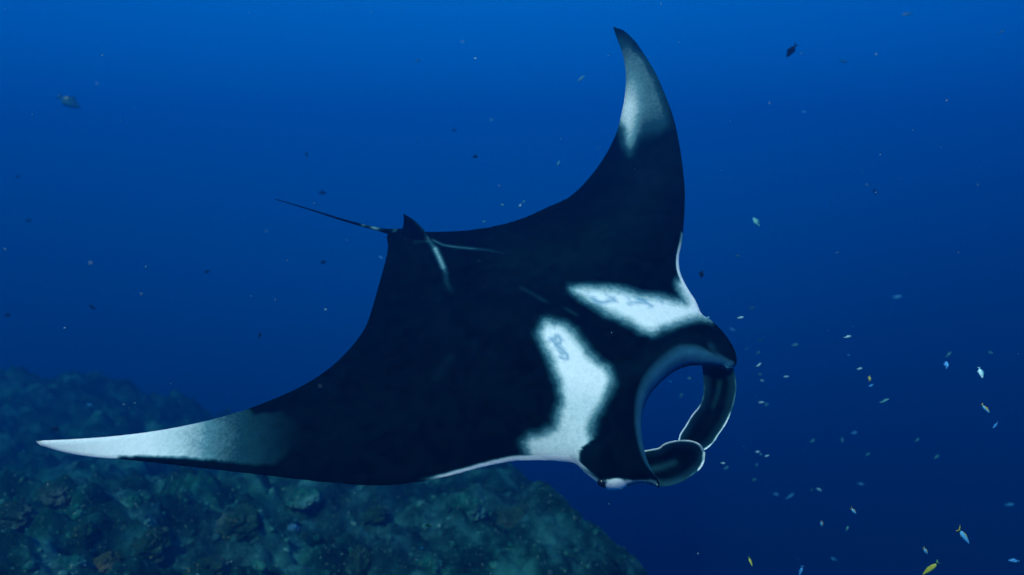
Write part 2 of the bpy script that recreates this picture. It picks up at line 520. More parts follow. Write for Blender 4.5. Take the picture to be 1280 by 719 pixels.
# head: pale spot by the eye and stripe below the near lobe
pale = np.maximum(pale, 0.80 * stroke(pm, [(721, 583), (731, 592), (748, 604)], 2.6, 2) * (stf > 3.9))
e = ((pm[:, 0] - 767) / np.where(pm[:, 0] > 767, 19.0, 10.5)) ** 2 + ((pm[:, 1] - 611 + 0.16 * (pm[:, 0] - 767)) / 7.2) ** 2
pale = np.maximum(pale, np.clip(2.2 - 1.8 * e, 0, 1) * (stf > 4) * (stf < 6))
pale = np.maximum(pale, 0.55 * (stf > 5.2) * (stf < 6) * np.clip((3.2 - edge_d) / 2, 0, 1))
pale = np.maximum(pale, 0.9 * stroke(pm, [(758, 604), (768, 608), (778, 607.5), (790, 604)], 1.4, 1.6) * (stf > 4))
for ln, w, f, k in (([(640, 330), (720, 322), (790, 270), (826, 200)], 8, 46, 0.035), ([(600, 400), (690, 395)], 4, 30, 0.015), ([(520, 330), (560, 420), (640, 500)], 6, 40, 0.010),
                    ([(390, 545), (470, 520), (560, 520)], 4, 40, 0.008), ([(780, 470), (850, 425), (900, 440)], 3, 16, 0.03), ([(760, 560), (790, 590)], 3, 16, 0.03)):
    pale = np.maximum(pale, k * stroke(ptop, ln, w, f))  # broad faint sheen of the back, painted into the pale mask
# dark near lobe stands in front of the white patch
lobe = [(724, 577), (724, 566), (729, 558), (735, 555), (750, 540), (800, 540), (812, 600), (790, 600), (756, 601), (738, 590)]
pale *= 1 - np.clip(dist_poly(ptop, lobe) / 1.6 + 0.3, 0, 1) * (e > 1.6) * 0.97
# muzzle / lips: greyish mouth rim, its bluish lit band put into the colour
sel = (stf > 6.05) & (stf < 9.0)
wl = np.interp(stf, [6.05, 7, 8, 8.6, 9], [5, 10, 14, 11, 6])
lipm = sel * np.clip((wl - edge_d) / 9 + 0.25, 0, 1) * 0.9
lipm = np.maximum(lipm, 0.25 * stroke(ptop, [(888, 432), (893, 441), (897, 452)], 2, 4))
jit2 = np.zeros_like(ptop)
for i in np.nonzero((ptop[:, 0] > 675) & (ptop[:, 0] < 840) & (ptop[:, 1] > 360) & (ptop[:, 1] < 460))[0]:
    x, y = ptop[i]
    jit2[i] = (mnoise.noise(Vector((x / 4, y / 4, 5.0))) * 2, mnoise.noise(Vector((x / 4, y / 4, 9.0))) * 2)
for ln, w in (([(741, 372), (746, 377), (753, 378.5), (760, 377), (769, 376), (765, 372)], 1.5), ([(734, 366), (742, 374)], 0.4), ([(757, 368), (763, 374)], 0.4),
              ([(797, 373), (805, 376), (810, 379), (814, 383)], 1.5), ([(786, 380), (793, 378.5), (803, 379)], 1.1), ([(783, 369), (789, 379)], 0.4),
              ([(822, 373), (829, 379)], 0.5),
              ([(689, 425), (694, 424), (697, 420), (701, 424), (699, 429), (694, 430)], 1.7), ([(695, 431), (703, 437), (708, 443), (709, 448)], 1.5),
              ([(697, 436), (703, 443)], 1.0), ([(699, 446), (705, 449), (709, 448)], 1.0)):
    mark = np.maximum(mark, 0.8 * stroke(ptop + 1.2 * jit2, ln, w * 1.35 + 0.3, 1.6))
# belly: white with grey margins
palb = np.clip(0.25 + (np.minimum(tflat, 1 - tflat) - 0.06) * 6, 0.1, 0.95) * np.clip(1.2 - np.abs(stf - 7.5) / 9, 0, 1)
near_lead = np.clip((7 - edge_d) / 3, 0, 1)
sel = ((stf > 2.2) & (stf < 4)) | ((stf > 9.95) & (stf < 11.7))
palb = np.maximum(palb * (tflat < 0.96), sel * near_lead * 0.9)
palb = np.where((stf > 3.95) & (stf < 10), np.minimum(palb, 0.15), palb)
palb = np.where((stf > 4.1) & (stf < 5.8) & (tflat > 0.97), 0.85, palb)
A_pale = [pale, palb]; A_mark = [mark, mark * 0]; A_lip = [lipm, lipm * 0.8]


# cephalic fins, tail and back fin belong to the same skin ------------------------------------
def leaf(edge_a, edge_b, n, m_, thick, cup, rim_w=2.2, lit_streaks=(), rim_light=0.95, rim_fn=None):
    """a fleshy paddle between two edge curves (u, v, depth); cup bends its middle away"""
    global n0
    A = catmull(edge_a, n); B = catmull(edge_b, n)
    q = 0.5 * (1 - np.cos(np.pi * np.linspace(0, 1, m_)))
    P = A[:, None, :] * (1 - q)[None, :, None] + B[:, None, :] * q[None, :, None]
    P[..., 2] += cup * np.sin(np.pi * q)[None, :] * np.sin(np.pi * np.linspace(0.12, 0.95, n))[:, None]
    X = at(P[..., 0], P[..., 1], P[..., 2])
    nn = np.cross(np.gradient(X, axis=0), np.gradient(X, axis=1))
    nn /= np.maximum(np.linalg.norm(nn, axis=-1, keepdims=True), 1e-9)
    s = np.sign((nn * (-X)).sum(-1).mean()); nn *= s
    hh = thick * np.sin(np.pi * q)[None, :] ** 0.5 * (np.sqrt(np.clip(1 - np.linspace(0, 1, n) ** 10, 0, 1)))[:, None]
    f_, b_ = X + nn * hh[..., None], X - nn * hh[..., None]
    verts.extend([f_.reshape(-1, 3), b_.reshape(-1, 3)])
    faces.extend([grid_faces(n, m_, n0, s > 0), grid_faces(n, m_, n0 + n * m_, s < 0)])
    n0 += 2 * n * m_
    px = P[..., :2].reshape(-1, 2)
    outline = np.concatenate([A[:, :2], B[::-1, :2]])
    dd = dist_poly(px, outline, False)
    pa = rim_light * np.clip((rim_w + 0.7 - dd) / 1.4, 0, 1)  # light catching the fin edge, put into the colour as a pale rim
    if rim_fn is not None: pa *= rim_fn(px)
    pa *= np.array([np.clip(0.95 + 0.9 * mnoise.noise(Vector((x / 11, y / 11, 3.0))), 0.15, 1) for x, y in px])
    for ln, w, f, k in lit_streaks:
        pa = np.maximum(pa, k * stroke(px, ln, w, f))  # lit streak inside the curled fin, painted into the mask
    lp = 0.16 * np.clip((10 - dd) / 8, 0, 1)
    A_pale.extend([pa, pa * 0.3]); A_mark.extend([pa * 0] * 2); A_lip.extend([lp, lp])


# near cephalic fin: from the near corner of the mouth, curling in across the front
leaf([(800, 566, 3.32), (805, 563.5, 3.31), (815, 561.5, 3.29), (824, 559.5, 3.27), (829, 555.5, 3.25), (838, 552, 3.23), (851, 550.2, 3.21), (865, 551, 3.19), (875, 555.5, 3.18), (880.5, 564, 3.18)],
     [(790, 598, 3.26), (805, 603.5, 3.25), (818, 606.5, 3.22), (828, 608, 3.20), (838, 607, 3.19), (852, 602.5, 3.18), (864, 595, 3.17), (874, 587.5, 3.17), (880, 578, 3.17), (881.3, 566, 3.18)],
     70, 36, 0.011, 0.07, 1.3,
     [([(812, 588), (826, 584.5), (842, 578)], 1.6, 6.5, 0.30), ([(820, 604), (836, 606), (856, 600)], 1.0, 5, 0.16)],
     rim_fn=lambda p: np.where(p[:, 0] < 872, smooth(580, 560, p[:, 1]), 1) * 0.9 + smooth(846, 868, p[:, 0]) * 0.3 * (p[:, 1] > 575))
# far cephalic fin: hangs from the far corner and curls inward behind the near one
leaf([(876, 448, 3.74), (877.5, 456, 3.74), (879, 470, 3.72), (879.5, 485, 3.69), (878, 498, 3.66), (873, 509, 3.63), (865.5, 518, 3.60), (857, 532, 3.55), (849, 545.5, 3.50), (849, 556, 3.48), (858, 566, 3.46)],
     [(913, 450, 3.74), (917.5, 463, 3.72), (919.8, 475, 3.70), (920.3, 486, 3.67), (918.5, 499, 3.64), (914.5, 513.5, 3.61), (908, 529, 3.57), (899, 542.5, 3.53), (890, 555.5, 3.49), (880, 563, 3.47), (862, 567, 3.46)],
     80, 36, 0.011, 0.09, 1.2,
     [([(899, 478), (896, 492), (890, 508)], 0.8, 5.5, 0.20), ([(913, 470), (915, 486), (910, 504)], 0.6, 5, 0.09)],
     rim_fn=lambda p: np.where(p[:, 0] < 881, 0.30 * smooth(480, 486, p[:, 1]) + 0.7 * smooth(503, 512, p[:, 1]), 0.35 * smooth(462, 480, p[:, 1]) + 0.65 * smooth(505, 530, p[:, 1])))


def tube(path, radii, nseg=14, pal=None):
    global n0
    P = np.asarray(path, float); X = at(P[:, 0], P[:, 1], P[:, 2])
    T = np.gradient(X, axis=0); T /= np.linalg.norm(T, axis=1, keepdims=True)
    a = np.cross(T, FWD); a /= np.linalg.norm(a, axis=1, keepdims=True); b_ = np.cross(T, a)
    ph = np.linspace(0, 2 * np.pi, nseg)
    R = np.asarray(radii)[:, None, None]
    V = X[:, None, :] + R * (np.cos(ph)[None, :, None] * a[:, None, :] + np.sin(ph)[None, :, None] * b_[:, None, :])
    verts.append(V.reshape(-1, 3)); faces.append(grid_faces(len(P), nseg, n0)); n0 += len(P) * nseg
    pa = np.repeat(np.zeros(len(P)) if pal is None else pal, nseg)
    A_pale.append(pa); A_mark.append(pa * 0); A_lip.append(pa * 0)


tail = catmull([(526, 300, 4.44), (506, 292.5, 4.44), (488, 289.8, 4.47), (476, 287.6, 4.50), (453.7, 282, 4.56), (428.6, 275, 4.62), (386, 261.5, 4.73), (344, 249, 4.84)], 90)
rad = np.interp(tail[:, 0], [344, 386, 430, 455, 476, 488, 505, 526], [0.0026, 0.0048, 0.0072, 0.0092, 0.012, 0.019, 0.033, 0.045])
tp = 0.5 * np.exp(-((tail[:, 0] - 469) / 6) ** 2) + 0.35 * np.exp(-((tail[:, 0] - 455) / 3) ** 2) + 0.3 * np.exp(-((tail[:, 0] - 495) / 2) ** 2)
tube(tail, rad, 14, tp)


def fin_wedge():
    """small back fin standing on the rear of the body, leaning back"""
    global n0
    base0, base1 = at(500, 294, 4.40), at(541, 305, 4.32)
    tipp, knee = at(504.5, 267.5, 4.30), at(527, 283, 4.26)
    n, m_ = 26, 20
    u = np.linspace(0, 1, n)[:, None, None]; v = np.linspace(0, 1, m_)[None, :, None]
    base = base0 * (1 - u) + base1 * u
    rear_top = tipp
    front = (1 - v) ** 2 * base1 + 2 * (1 - v) * v * (at(528, 279, 4.28)) + v ** 2 * rear_top
    rear = (1 - v) ** 2 * base0 + 2 * (1 - v) * v * (at(505.5, 284, 4.35)) + v ** 2 * rear_top
    P = rear * (1 - u) + front * u
    nn = np.cross(base1 - base0, tipp - base0); nn /= np.linalg.norm(nn)
    hh = 0.028 * np.sqrt(np.clip(np.sin(np.pi * np.linspace(0, 1, n)), 0, 1))[:, None] * (1 - 0.85 * np.linspace(0, 1, m_))[None, :]
    for sg in (1, -1):
        X = P + nn * hh[..., None] * sg
        verts.append(X.reshape(-1, 3)); faces.append(grid_faces(n, m_, n0, sg < 0)); n0 += n * m_
        px = to_px(X.reshape(-1, 3))
        pa = 0.13 * stroke(px, [(520, 279), (530, 289), (537, 299)], 1.2, 2) + 0.4 * stroke(px, [(534, 298), (540, 304)], 2, 3)
        A_pale.append(pa); A_mark.append(pa * 0); A_lip.append(pa * 0)


fin_wedge()
V = np.concatenate(verts); Fc = np.concatenate(faces)

m, t, b = new_mat('manta_skin')
tcn = t.nodes.new('ShaderNodeTexCoord')
vec = tcn.outputs['Object']


def attr(name):
    a = t.nodes.new('ShaderNodeAttribute'); a.attribute_name = name
    return a.outputs['Fac']


def mth(op, a, b_=None, clamp=False):
    n = t.nodes.new('ShaderNodeMath'); n.operation = op; n.use_clamp = clamp
    for i, v in enumerate((a, b_)):
        if v is None: continue
        if isinstance(v, bpy.types.NodeSocket): t.links.new(v, n.inputs[i])
        else: n.inputs[i].default_value = v
    return n.outputs[0]


fine = noise_node(t, vec, 60.0, 6, 0.75)
med = noise_node(t, vec, 14.0, 4, 0.6)
nz = mth('ADD', mth('MULTIPLY', mth('SUBTRACT', fine, 0.5), 1.1), mth('MULTIPLY', mth('SUBTRACT', med, 0.5), 0.55))
pl = attr('pale')
wv = mth('MULTIPLY', mth('MULTIPLY', pl, mth('SUBTRACT', 1.12, pl)), 4.0)       # noise bites only where the edge fades
msk = mth('ADD', pl, mth('MULTIPLY', wv, mth('MULTIPLY', nz, 0.28)), True)
skin = ramp_node(t, med, [(0.35, (0.0002, 0.0010, 0.0022)), (0.7, (0.0008, 0.0042, 0.0062))])
col = ramp_node(t, msk, [(0.0, (0.0, 0.0, 0.0)), (0.22, (0.008, 0.045, 0.060)), (0.50, (0.10, 0.23, 0.25)), (0.82, (0.56, 0.66, 0.64)), (1.0, (0.84, 0.86, 0.83))])
speck = ramp_node(t, fine, [(0.30, (0.84, 0.89, 0.90)), (0.55, (1, 1, 1))])
col = mix_node(t, 1.0, col, speck, 'MULTIPLY')
col = mix_node(t, attr('mark'), col, (0.12, 0.30, 0.42))
col = mix_node(t, 1.0, col, skin, 'ADD')
lipc = mix_node(t, mth('MULTIPLY', attr('lip'), mth('ADD', 0.6, mth('MULTIPLY', med, 0.8)), True), (0, 0, 0), (0.030, 0.150, 0.235))
col = mix_node(t, 1.0, col, lipc, 'ADD')
t.links.new(col, b.inputs['Base Color'])
b.inputs['Roughness'].default_value = 0.62
b.inputs['Specular IOR Level'].default_value = 0.0
bp = t.nodes.new('ShaderNodeBump'); bp.inputs['Distance'].default_value = 0.004
bp.inputs['Strength'].default_value = 0.35
t.links.new(fine, bp.inputs['Height']); t.links.new(bp.outputs[0], b.inputs['Normal'])

origin = at(640, 420, 3.8)
manta = mesh_obj('manta_ray', V - origin, Fc, m)
manta.location = origin
for nm, arrs in (('pale', A_pale), ('mark', A_mark), ('lip', A_lip)):
    a = manta.data.attributes.new(nm, 'FLOAT', 'POINT')
    a.data.foreach_set('value', np.concatenate(arrs).astype(np.float32))
tag(manta, 'giant black manta ray with white shoulder patches gliding mouth open above the reef', 'manta ray')


def uv_sphere(name, r, mat, loc, parent, scale=(1, 1, 1)):
    n, m_ = 14, 20
    a = np.linspace(0, np.pi, n)[:, None]; p = np.linspace(0, 2 * np.pi, m_)[None, :]
    X = np.stack([np.sin(a) * np.cos(p) * scale[0], np.sin(a) * np.sin(p) * scale[1], np.cos(a) * np.ones_like(p) * scale[2]], -1) * r
    o = mesh_obj(name, X.reshape(-1, 3), grid_faces(n, m_, 0, True), mat, parent)
    o.location = loc
    return o


eye_mat, t2, b2 = new_mat('eye_dark')
b2.inputs['Base Color'].default_value = (0.004, 0.006, 0.008, 1); b2.inputs['Roughness'].default_value = 0.14
uv_sphere('eye', 0.020, eye_mat, at(752, 603, 3.20) - origin, manta)
uv_sphere('eye', 0.020, eye_mat, at(909, 436, 3.80) - origin, manta)

# ------------------------------------------------------------------ coral growths on the slope
def ray_reef(u, v):
    d = at(u, v, 1.0); k = 2.5
    while k < 36:
        p = d * k
        if p[2] < reef_height(p[0], p[1]): return p, k
        k += 0.04
    return None, None


def coral_mat(name, low, mid_, high, speck):
    m, t, b = new_mat(name)
    c = t.nodes.new('ShaderNodeTexCoord')
    reef_shader(t, b, c.outputs['Object'], low, mid_, high, speck)
    return m


def lump(name, seed, mat, rx, ry, rz, rough=0.35, freq=3.0, hole=0.0, parent=None):
    n, m_ = 40, 64
    a = np.linspace(0.0, np.pi * 0.72, n); p = np.linspace(0, 2 * np.pi, m_)
    X = np.zeros((n, m_, 3))
    for i, ai in enumerate(a):
        for j, pj in enumerate(p):
            pj_ = pj if j < m_ - 1 else 0
            d = Vector((math.sin(ai) * math.cos(pj_), math.sin(ai) * math.sin(pj_), math.cos(ai)))
            q = d * freq * 0.5
            k = 1 + rough * (mnoise.noise(q + Vector((seed, 0, 0))) + 0.6 * mnoise.noise(q * 2.7 + Vector((0, seed, 0))) + 0.35 * mnoise.noise(q * 6.5 + Vector((0, 0, seed))))
            c = mnoise.voronoi(q * 2.4 + Vector((seed, seed, 0)))[0][0]
            k += rough * 0.5 * (0.4 - c)
            if hole: k *= 1 - hole * math.exp(-(ai / 0.45) ** 2)
            X[i, j] = (d.x * rx * k, d.y * ry * k, d.z * rz * k)
    return mesh_obj(name, X.reshape(-1, 3), grid_faces(n, m_, 0, True), mat, parent)


mats = {
    'pale': coral_mat('pale_coral', (0.005, 0.04, 0.04), (0.02, 0.13, 0.11), (0.08, 0.30, 0.25), (0.5, 0.55, 0.5)),
    'green': coral_mat('green_coral', (0.006, 0.020, 0.016), (0.02, 0.06, 0.045), (0.06, 0.14, 0.11), (0.4, 0.45, 0.3)),
    'tan': coral_mat('tan_coral', (0.03, 0.03, 0.02), (0.07, 0.08, 0.04), (0.14, 0.16, 0.09), (0.5, 0.4, 0.3)),
    'blue': coral_mat('blue_coral', (0.05, 0.10, 0.22), (0.12, 0.28, 0.5), (0.2, 0.4, 0.65), (0.3, 0.5, 0.7)),
}
CORAL = [  # u, v, size px (w, h), material, hole, name, label, category
    (132, 697, 34, 20, 'tan', 0, 'coral_head', 'low tan coral head at the lower left corner of the reef', 'coral'),
    (88, 699, 30, 14, 'pale', 0, 'coral_head', 'pale flat coral just left of the low tan coral head', 'coral'),
    (365, 658, 16, 14, 'blue', 0, 'coral_head', 'small light blue coral beside the dark holed sponge', 'coral'),
    (381, 664, 20, 18, 'green', 0.75, 'barrel_sponge', 'round sponge with a dark central hole on the reef', 'sponge'),
    (448, 692, 36, 46, 'green', 0, 'coral_head', 'tall rounded green coral head below the middle of the near wing', 'coral'),
    (382, 613, 38, 16, 'pale', 0, 'coral_head', 'pale teal coral shelf right under the near wing edge', 'coral'),
    (533, 702, 34, 22, 'pale', 0, 'coral_head', 'pale branching clump at the bottom edge of the reef', 'coral'),
    (470, 636, 30, 14, 'green', 0, 'coral_head', 'green coral ledge above the tall rounded coral head', 'coral'),
    (106, 657, 24, 18, 'green', 0, 'coral_head', 'small green coral knob in the dark left hollow', 'coral'),
    (165, 622, 24, 14, 'pale', 0, 'coral_head', 'pale coral knob under the near wing tip', 'coral'),
    (70, 606, 40, 18, 'green', 0, 'coral_head', 'green coral mound below the tip of the near wing', 'coral'),
    (14, 632, 44, 26, 'green', 0, 'coral_head', 'broad green coral mound at the left picture edge', 'coral'),
    (188, 665, 44, 30, 'green', 0, 'coral_head', 'ridged green coral boulder right of the dark left hollow', 'coral'),
    (300, 640, 50, 28, 'green', 0, 'coral_head', 'wide green coral mound left of the light blue coral', 'coral'),
    (640, 640, 60, 34, 'green', 0, 'coral_head', 'hazy green coral mound near the drop-off', 'coral'),
    (585, 625, 40, 30, 'pale', 0, 'coral_head', 'hazy pale coral mound under the front wing edge', 'coral'),
    (255, 700, 50, 26, 'green', 0, 'coral_head', 'green coral mound at the bottom left of centre', 'coral'),
]
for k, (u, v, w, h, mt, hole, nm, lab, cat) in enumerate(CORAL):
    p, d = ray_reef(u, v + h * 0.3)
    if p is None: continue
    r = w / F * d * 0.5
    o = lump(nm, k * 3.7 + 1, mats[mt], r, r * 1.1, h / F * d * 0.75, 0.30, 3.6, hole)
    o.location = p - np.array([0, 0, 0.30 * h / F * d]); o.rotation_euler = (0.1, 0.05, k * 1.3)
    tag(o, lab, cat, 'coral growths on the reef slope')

# countless small growths
gv, gf, off = [], [], 0
phi = (1 + 5 ** 0.5) / 2
ico = np.array([(-1, phi, 0), (1, phi, 0), (-1, -phi, 0), (1, -phi, 0), (0, -1, phi), (0, 1, phi), (0, -1, -phi), (0, 1, -phi), (phi, 0, -1), (phi, 0, 1), (-phi, 0, -1), (-phi, 0, 1)]) / 1.9
icf = np.array([(0, 11, 5), (0, 5, 1), (0, 1, 7), (0, 7, 10), (0, 10, 11), (1, 5, 9), (5, 11, 4), (11, 10, 2), (10, 7, 6), (7, 1, 8), (3, 9, 4), (3, 4, 2), (3, 2, 6), (3, 6, 8), (3, 8, 9), (4, 9, 5), (2, 4, 11), (6, 2, 10), (8, 6, 7), (9, 8, 1)])
for _ in range(9000):
    y = 5.2 + 15 * random.random() ** 1.5
    x = random.uniform(-1, 1) * (1.0 + 0.8 * y) - 0.8
    if fbm(x * 0.9, y * 0.9, 9.0, 2) < -0.12: continue
    z = reef_height(x, y)
    s = 0.010 + 0.055 * random.random() ** 4
    q = ico * (1 + 0.35 * rng.standard_normal((12, 1))) * s * np.array([1, 1, random.uniform(0.6, 1.6)])
    gv.append(q + np.array([x, y, z])); gf.append(icf + off); off += 12
g = mesh_obj('reef_growth', np.concatenate(gv), np.concatenate(gf), mats['pale'])
tag(g, 'tufts and rubble of coral scattered over the reef slope', 'reef growth', kind='stuff')


# ------------------------------------------------------------------ fish
def fish_mat(name, back, side, rough=0.35, split=0.25):
    m, t, b = new_mat(name)
    c = t.nodes.new('ShaderNodeTexCoord'); s = t.nodes.new('ShaderNodeSeparateXYZ')
    t.links.new(c.outputs['Object'], s.inputs[0])
    mp = t.nodes.new('ShaderNodeMapRange'); mp.inputs['From Min'].default_value = split - 0.25
    mp.inputs['From Max'].default_value = split + 0.25
    mu = t.nodes.new('ShaderNodeMath'); mu.operation = 'MULTIPLY'; mu.inputs[1].default_value = 6.0
    t.links.new(s.outputs[2], mu.inputs[0]); t.links.new(mu.outputs[0], mp.inputs['Value'])
    mx = t.nodes.new('ShaderNodeMix'); mx.data_type = 'RGBA'
    mx.inputs[6].default_value = (*side, 1); mx.inputs[7].default_value = (*back, 1)
    t.links.new(mp.outputs[0], mx.inputs[0]); t.links.new(mx.outputs[2], b.inputs['Base Color'])
    b.inputs['Roughness'].default_value = rough
    b.inputs['Specular IOR Level'].default_value = 0.05 if rough > 0.8 else 0.35
    return m


FM = {
    'ghost': (fish_mat('distant_fish_skin', (0.01, 0.08, 0.08), (0.03, 0.16, 0.15)),),  # darker copy of the teal skin: dimming by haze put into the colour
    'silver': (fish_mat('silver_fish_skin', (0.22, 0.55, 0.6), (0.6, 0.9, 0.9)),),
    'fusilier': (fish_mat('fusilier_skin', (0.55, 0.42, 0.03), (0.15, 0.62, 0.95), 0.3, 0.35), simple_mat('yellow_fin', (0.6, 0.5, 0.04))),
    'yellow': (fish_mat('yellow_fish_skin', (0.50, 0.45, 0.03), (0.60, 0.60, 0.06)), simple_mat('olive_fin', (0.10, 0.28, 0.12))),
    'teal': (fish_mat('teal_fish_skin', (0.05, 0.25, 0.25), (0.14, 0.48, 0.48)),),
    'blue': (fish_mat('blue_fish_skin', (0.04, 0.25, 0.6), (0.15, 0.55, 0.95)),),
    'dark': (fish_mat('dark_fish_skin', (0.003, 0.006, 0.012), (0.005, 0.01, 0.02), 0.9),),
    'orange': (fish_mat('orange_fish_skin', (0.75, 0.22, 0.02), (0.85, 0.32, 0.04)),),
}


def fish_body(deep=0.30, wide=0.13):
    """unit-length fish along +x (head), back +z"""
    n, m_ = 18, 12
    xs = np.linspace(0, 1, n)
    hgt = deep * (np.sin(np.pi * np.clip(xs, 0, 1) ** 0.75) ** 0.75) * (1 - 0.15 * xs)
    hgt = np.maximum(hgt * 0.5, np.interp(xs, [0, .1, .9, 1], [0.03, 0.045, 0.03, 0.0]))
    hgt[-1] = 0.0
    ph = np.linspace(0, 2 * np.pi, m_ + 1)
    wid = hgt * (wide / deep) * 1.25
    X = np.stack([(xs - 0.42)[:, None] * 0.84 * np.ones(m_ + 1), wid[:, None] * np.cos(ph), hgt[:, None] * np.sin(ph) + 0.01 * np.sin(3 * xs)[:, None]], -1)
    return X.reshape(-1, 3), grid_faces(n, m_ + 1)


def plate(outline, th=0.006):
    """a thin fin from a 2-D outline in the x-z plane"""
    P = np.array([(x, 0, z) for x, z in outline]); c = P.mean(0); n = len(P)
    v = np.concatenate([P, [c + (0, th, 0)], [c - (0, th, 0)]])
    f = [(i, (i + 1) % n, n) for i in range(n)] + [((i + 1) % n, i, n + 1) for i in range(n)]
    return v, np.array(f)


TAIL = [(-0.33, 0.03), (-0.44, 0.10), (-0.58, 0.17), (-0.50, 0.06), (-0.47, 0.0), (-0.50, -0.06), (-0.58, -0.16), (-0.44, -0.09), (-0.33, -0.03)]
DORS = [(0.22, 0.10), (0.12, 0.19), (0.0, 0.19), (-0.15, 0.13), (-0.28, 0.09), (-0.28, 0.03), (0.2, 0.08)]
ANAL = [(0.0, -0.10), (-0.12, -0.17), (-0.25, -0.10), (-0.28, -0.03), (0.0, -0.08)]
meshes = {}


def fish_meshes(kind, deep):
    key = (kind, deep)
    if key in meshes: return meshes[key]
    bm, fm = FM[kind][0], FM[kind][-1]
    bv, bf = fish_body(deep, deep * 0.42)
    sc = deep / 0.30

    def mk(nm, v, f, mt, sm=False):
        o = mesh_obj(nm, v, f, mt, smooth=sm); me = o.data
        C.objects.unlink(o); bpy.data.objects.remove(o)
        return me
    parts = [('body', mk('fish_body', bv, bf, bm, True))]
    for nm, ol in (('tail_fin', TAIL), ('dorsal_fin', DORS), ('anal_fin', ANAL)):
        v, f = plate([(x, z * (sc if nm != 'tail_fin' else 1)) for x, z in ol]); parts.append((nm, mk(nm, v, f, fm)))
    # the small version: all in one mesh
    vs, fs, o_ = [bv], [np.concatenate([bf[:, [0, 1, 2]], bf[:, [0, 2, 3]]])], len(bv)
    for ol in (TAIL, DORS):
        v, f = plate([(x, z * (sc if ol is DORS else 1)) for x, z in ol]); vs.append(v); fs.append(f + o_); o_ += len(v)
    one = mk('small_fish', np.concatenate(vs), np.concatenate(fs), bm, True)
    meshes[key] = (parts, one)
    return meshes[key]


def add_fish(u, v, length, ang, kind, depth, label, group=None, deep=0.30, turn=0.35, roll=0.0):
    """ang: heading in the picture, degrees anticlockwise from right"""
    if any(q in label for q in ('faint', 'hazy', 'invisible', 'dim')):
        depth *= 1.65
        if kind == 'teal' and ('faint' in label or 'hazy' in label): kind = 'ghost'
        while at(u, v, depth)[2] > 5.3: depth *= 0.97
    a = math.radians(ang)
    pos = at(u, v, depth)
    L_ = 0.88 * length / F * depth
    head = math.cos(a) * RIGHT + math.sin(a) * UP + turn * (1 if (int(u) % 2) else -1) * FWD
    head = Vector(head).normalized()
    up = Vector((0, 0, 1)) if abs(head.z) < 0.75 else Vector(-math.sin(a) * RIGHT + math.cos(a) * UP) * (1 if math.cos(a) >= 0 else -1)
    side = up.cross(head).normalized(); up = head.cross(side)
    M = Matrix((head, side, up)).transposed() @ Matrix.Rotation(roll, 3, 'X')
    parts, one = fish_meshes(kind, deep)
    if length >= 10:
        o = bpy.data.objects.new('reef_fish', None); o.empty_display_size = 0.05
        C.objects.link(o)
        for nm, me in parts:
            c = bpy.data.objects.new(nm, me); C.objects.link(c); c.parent = o
    else:
        o = bpy.data.objects.new('reef_fish', one); C.objects.link(o)
    o.matrix_world = Matrix.Translation(Vector(pos)) @ M.to_4x4() @ Matrix.Scale(L_, 4)
    tag(o, label, 'fish', group)


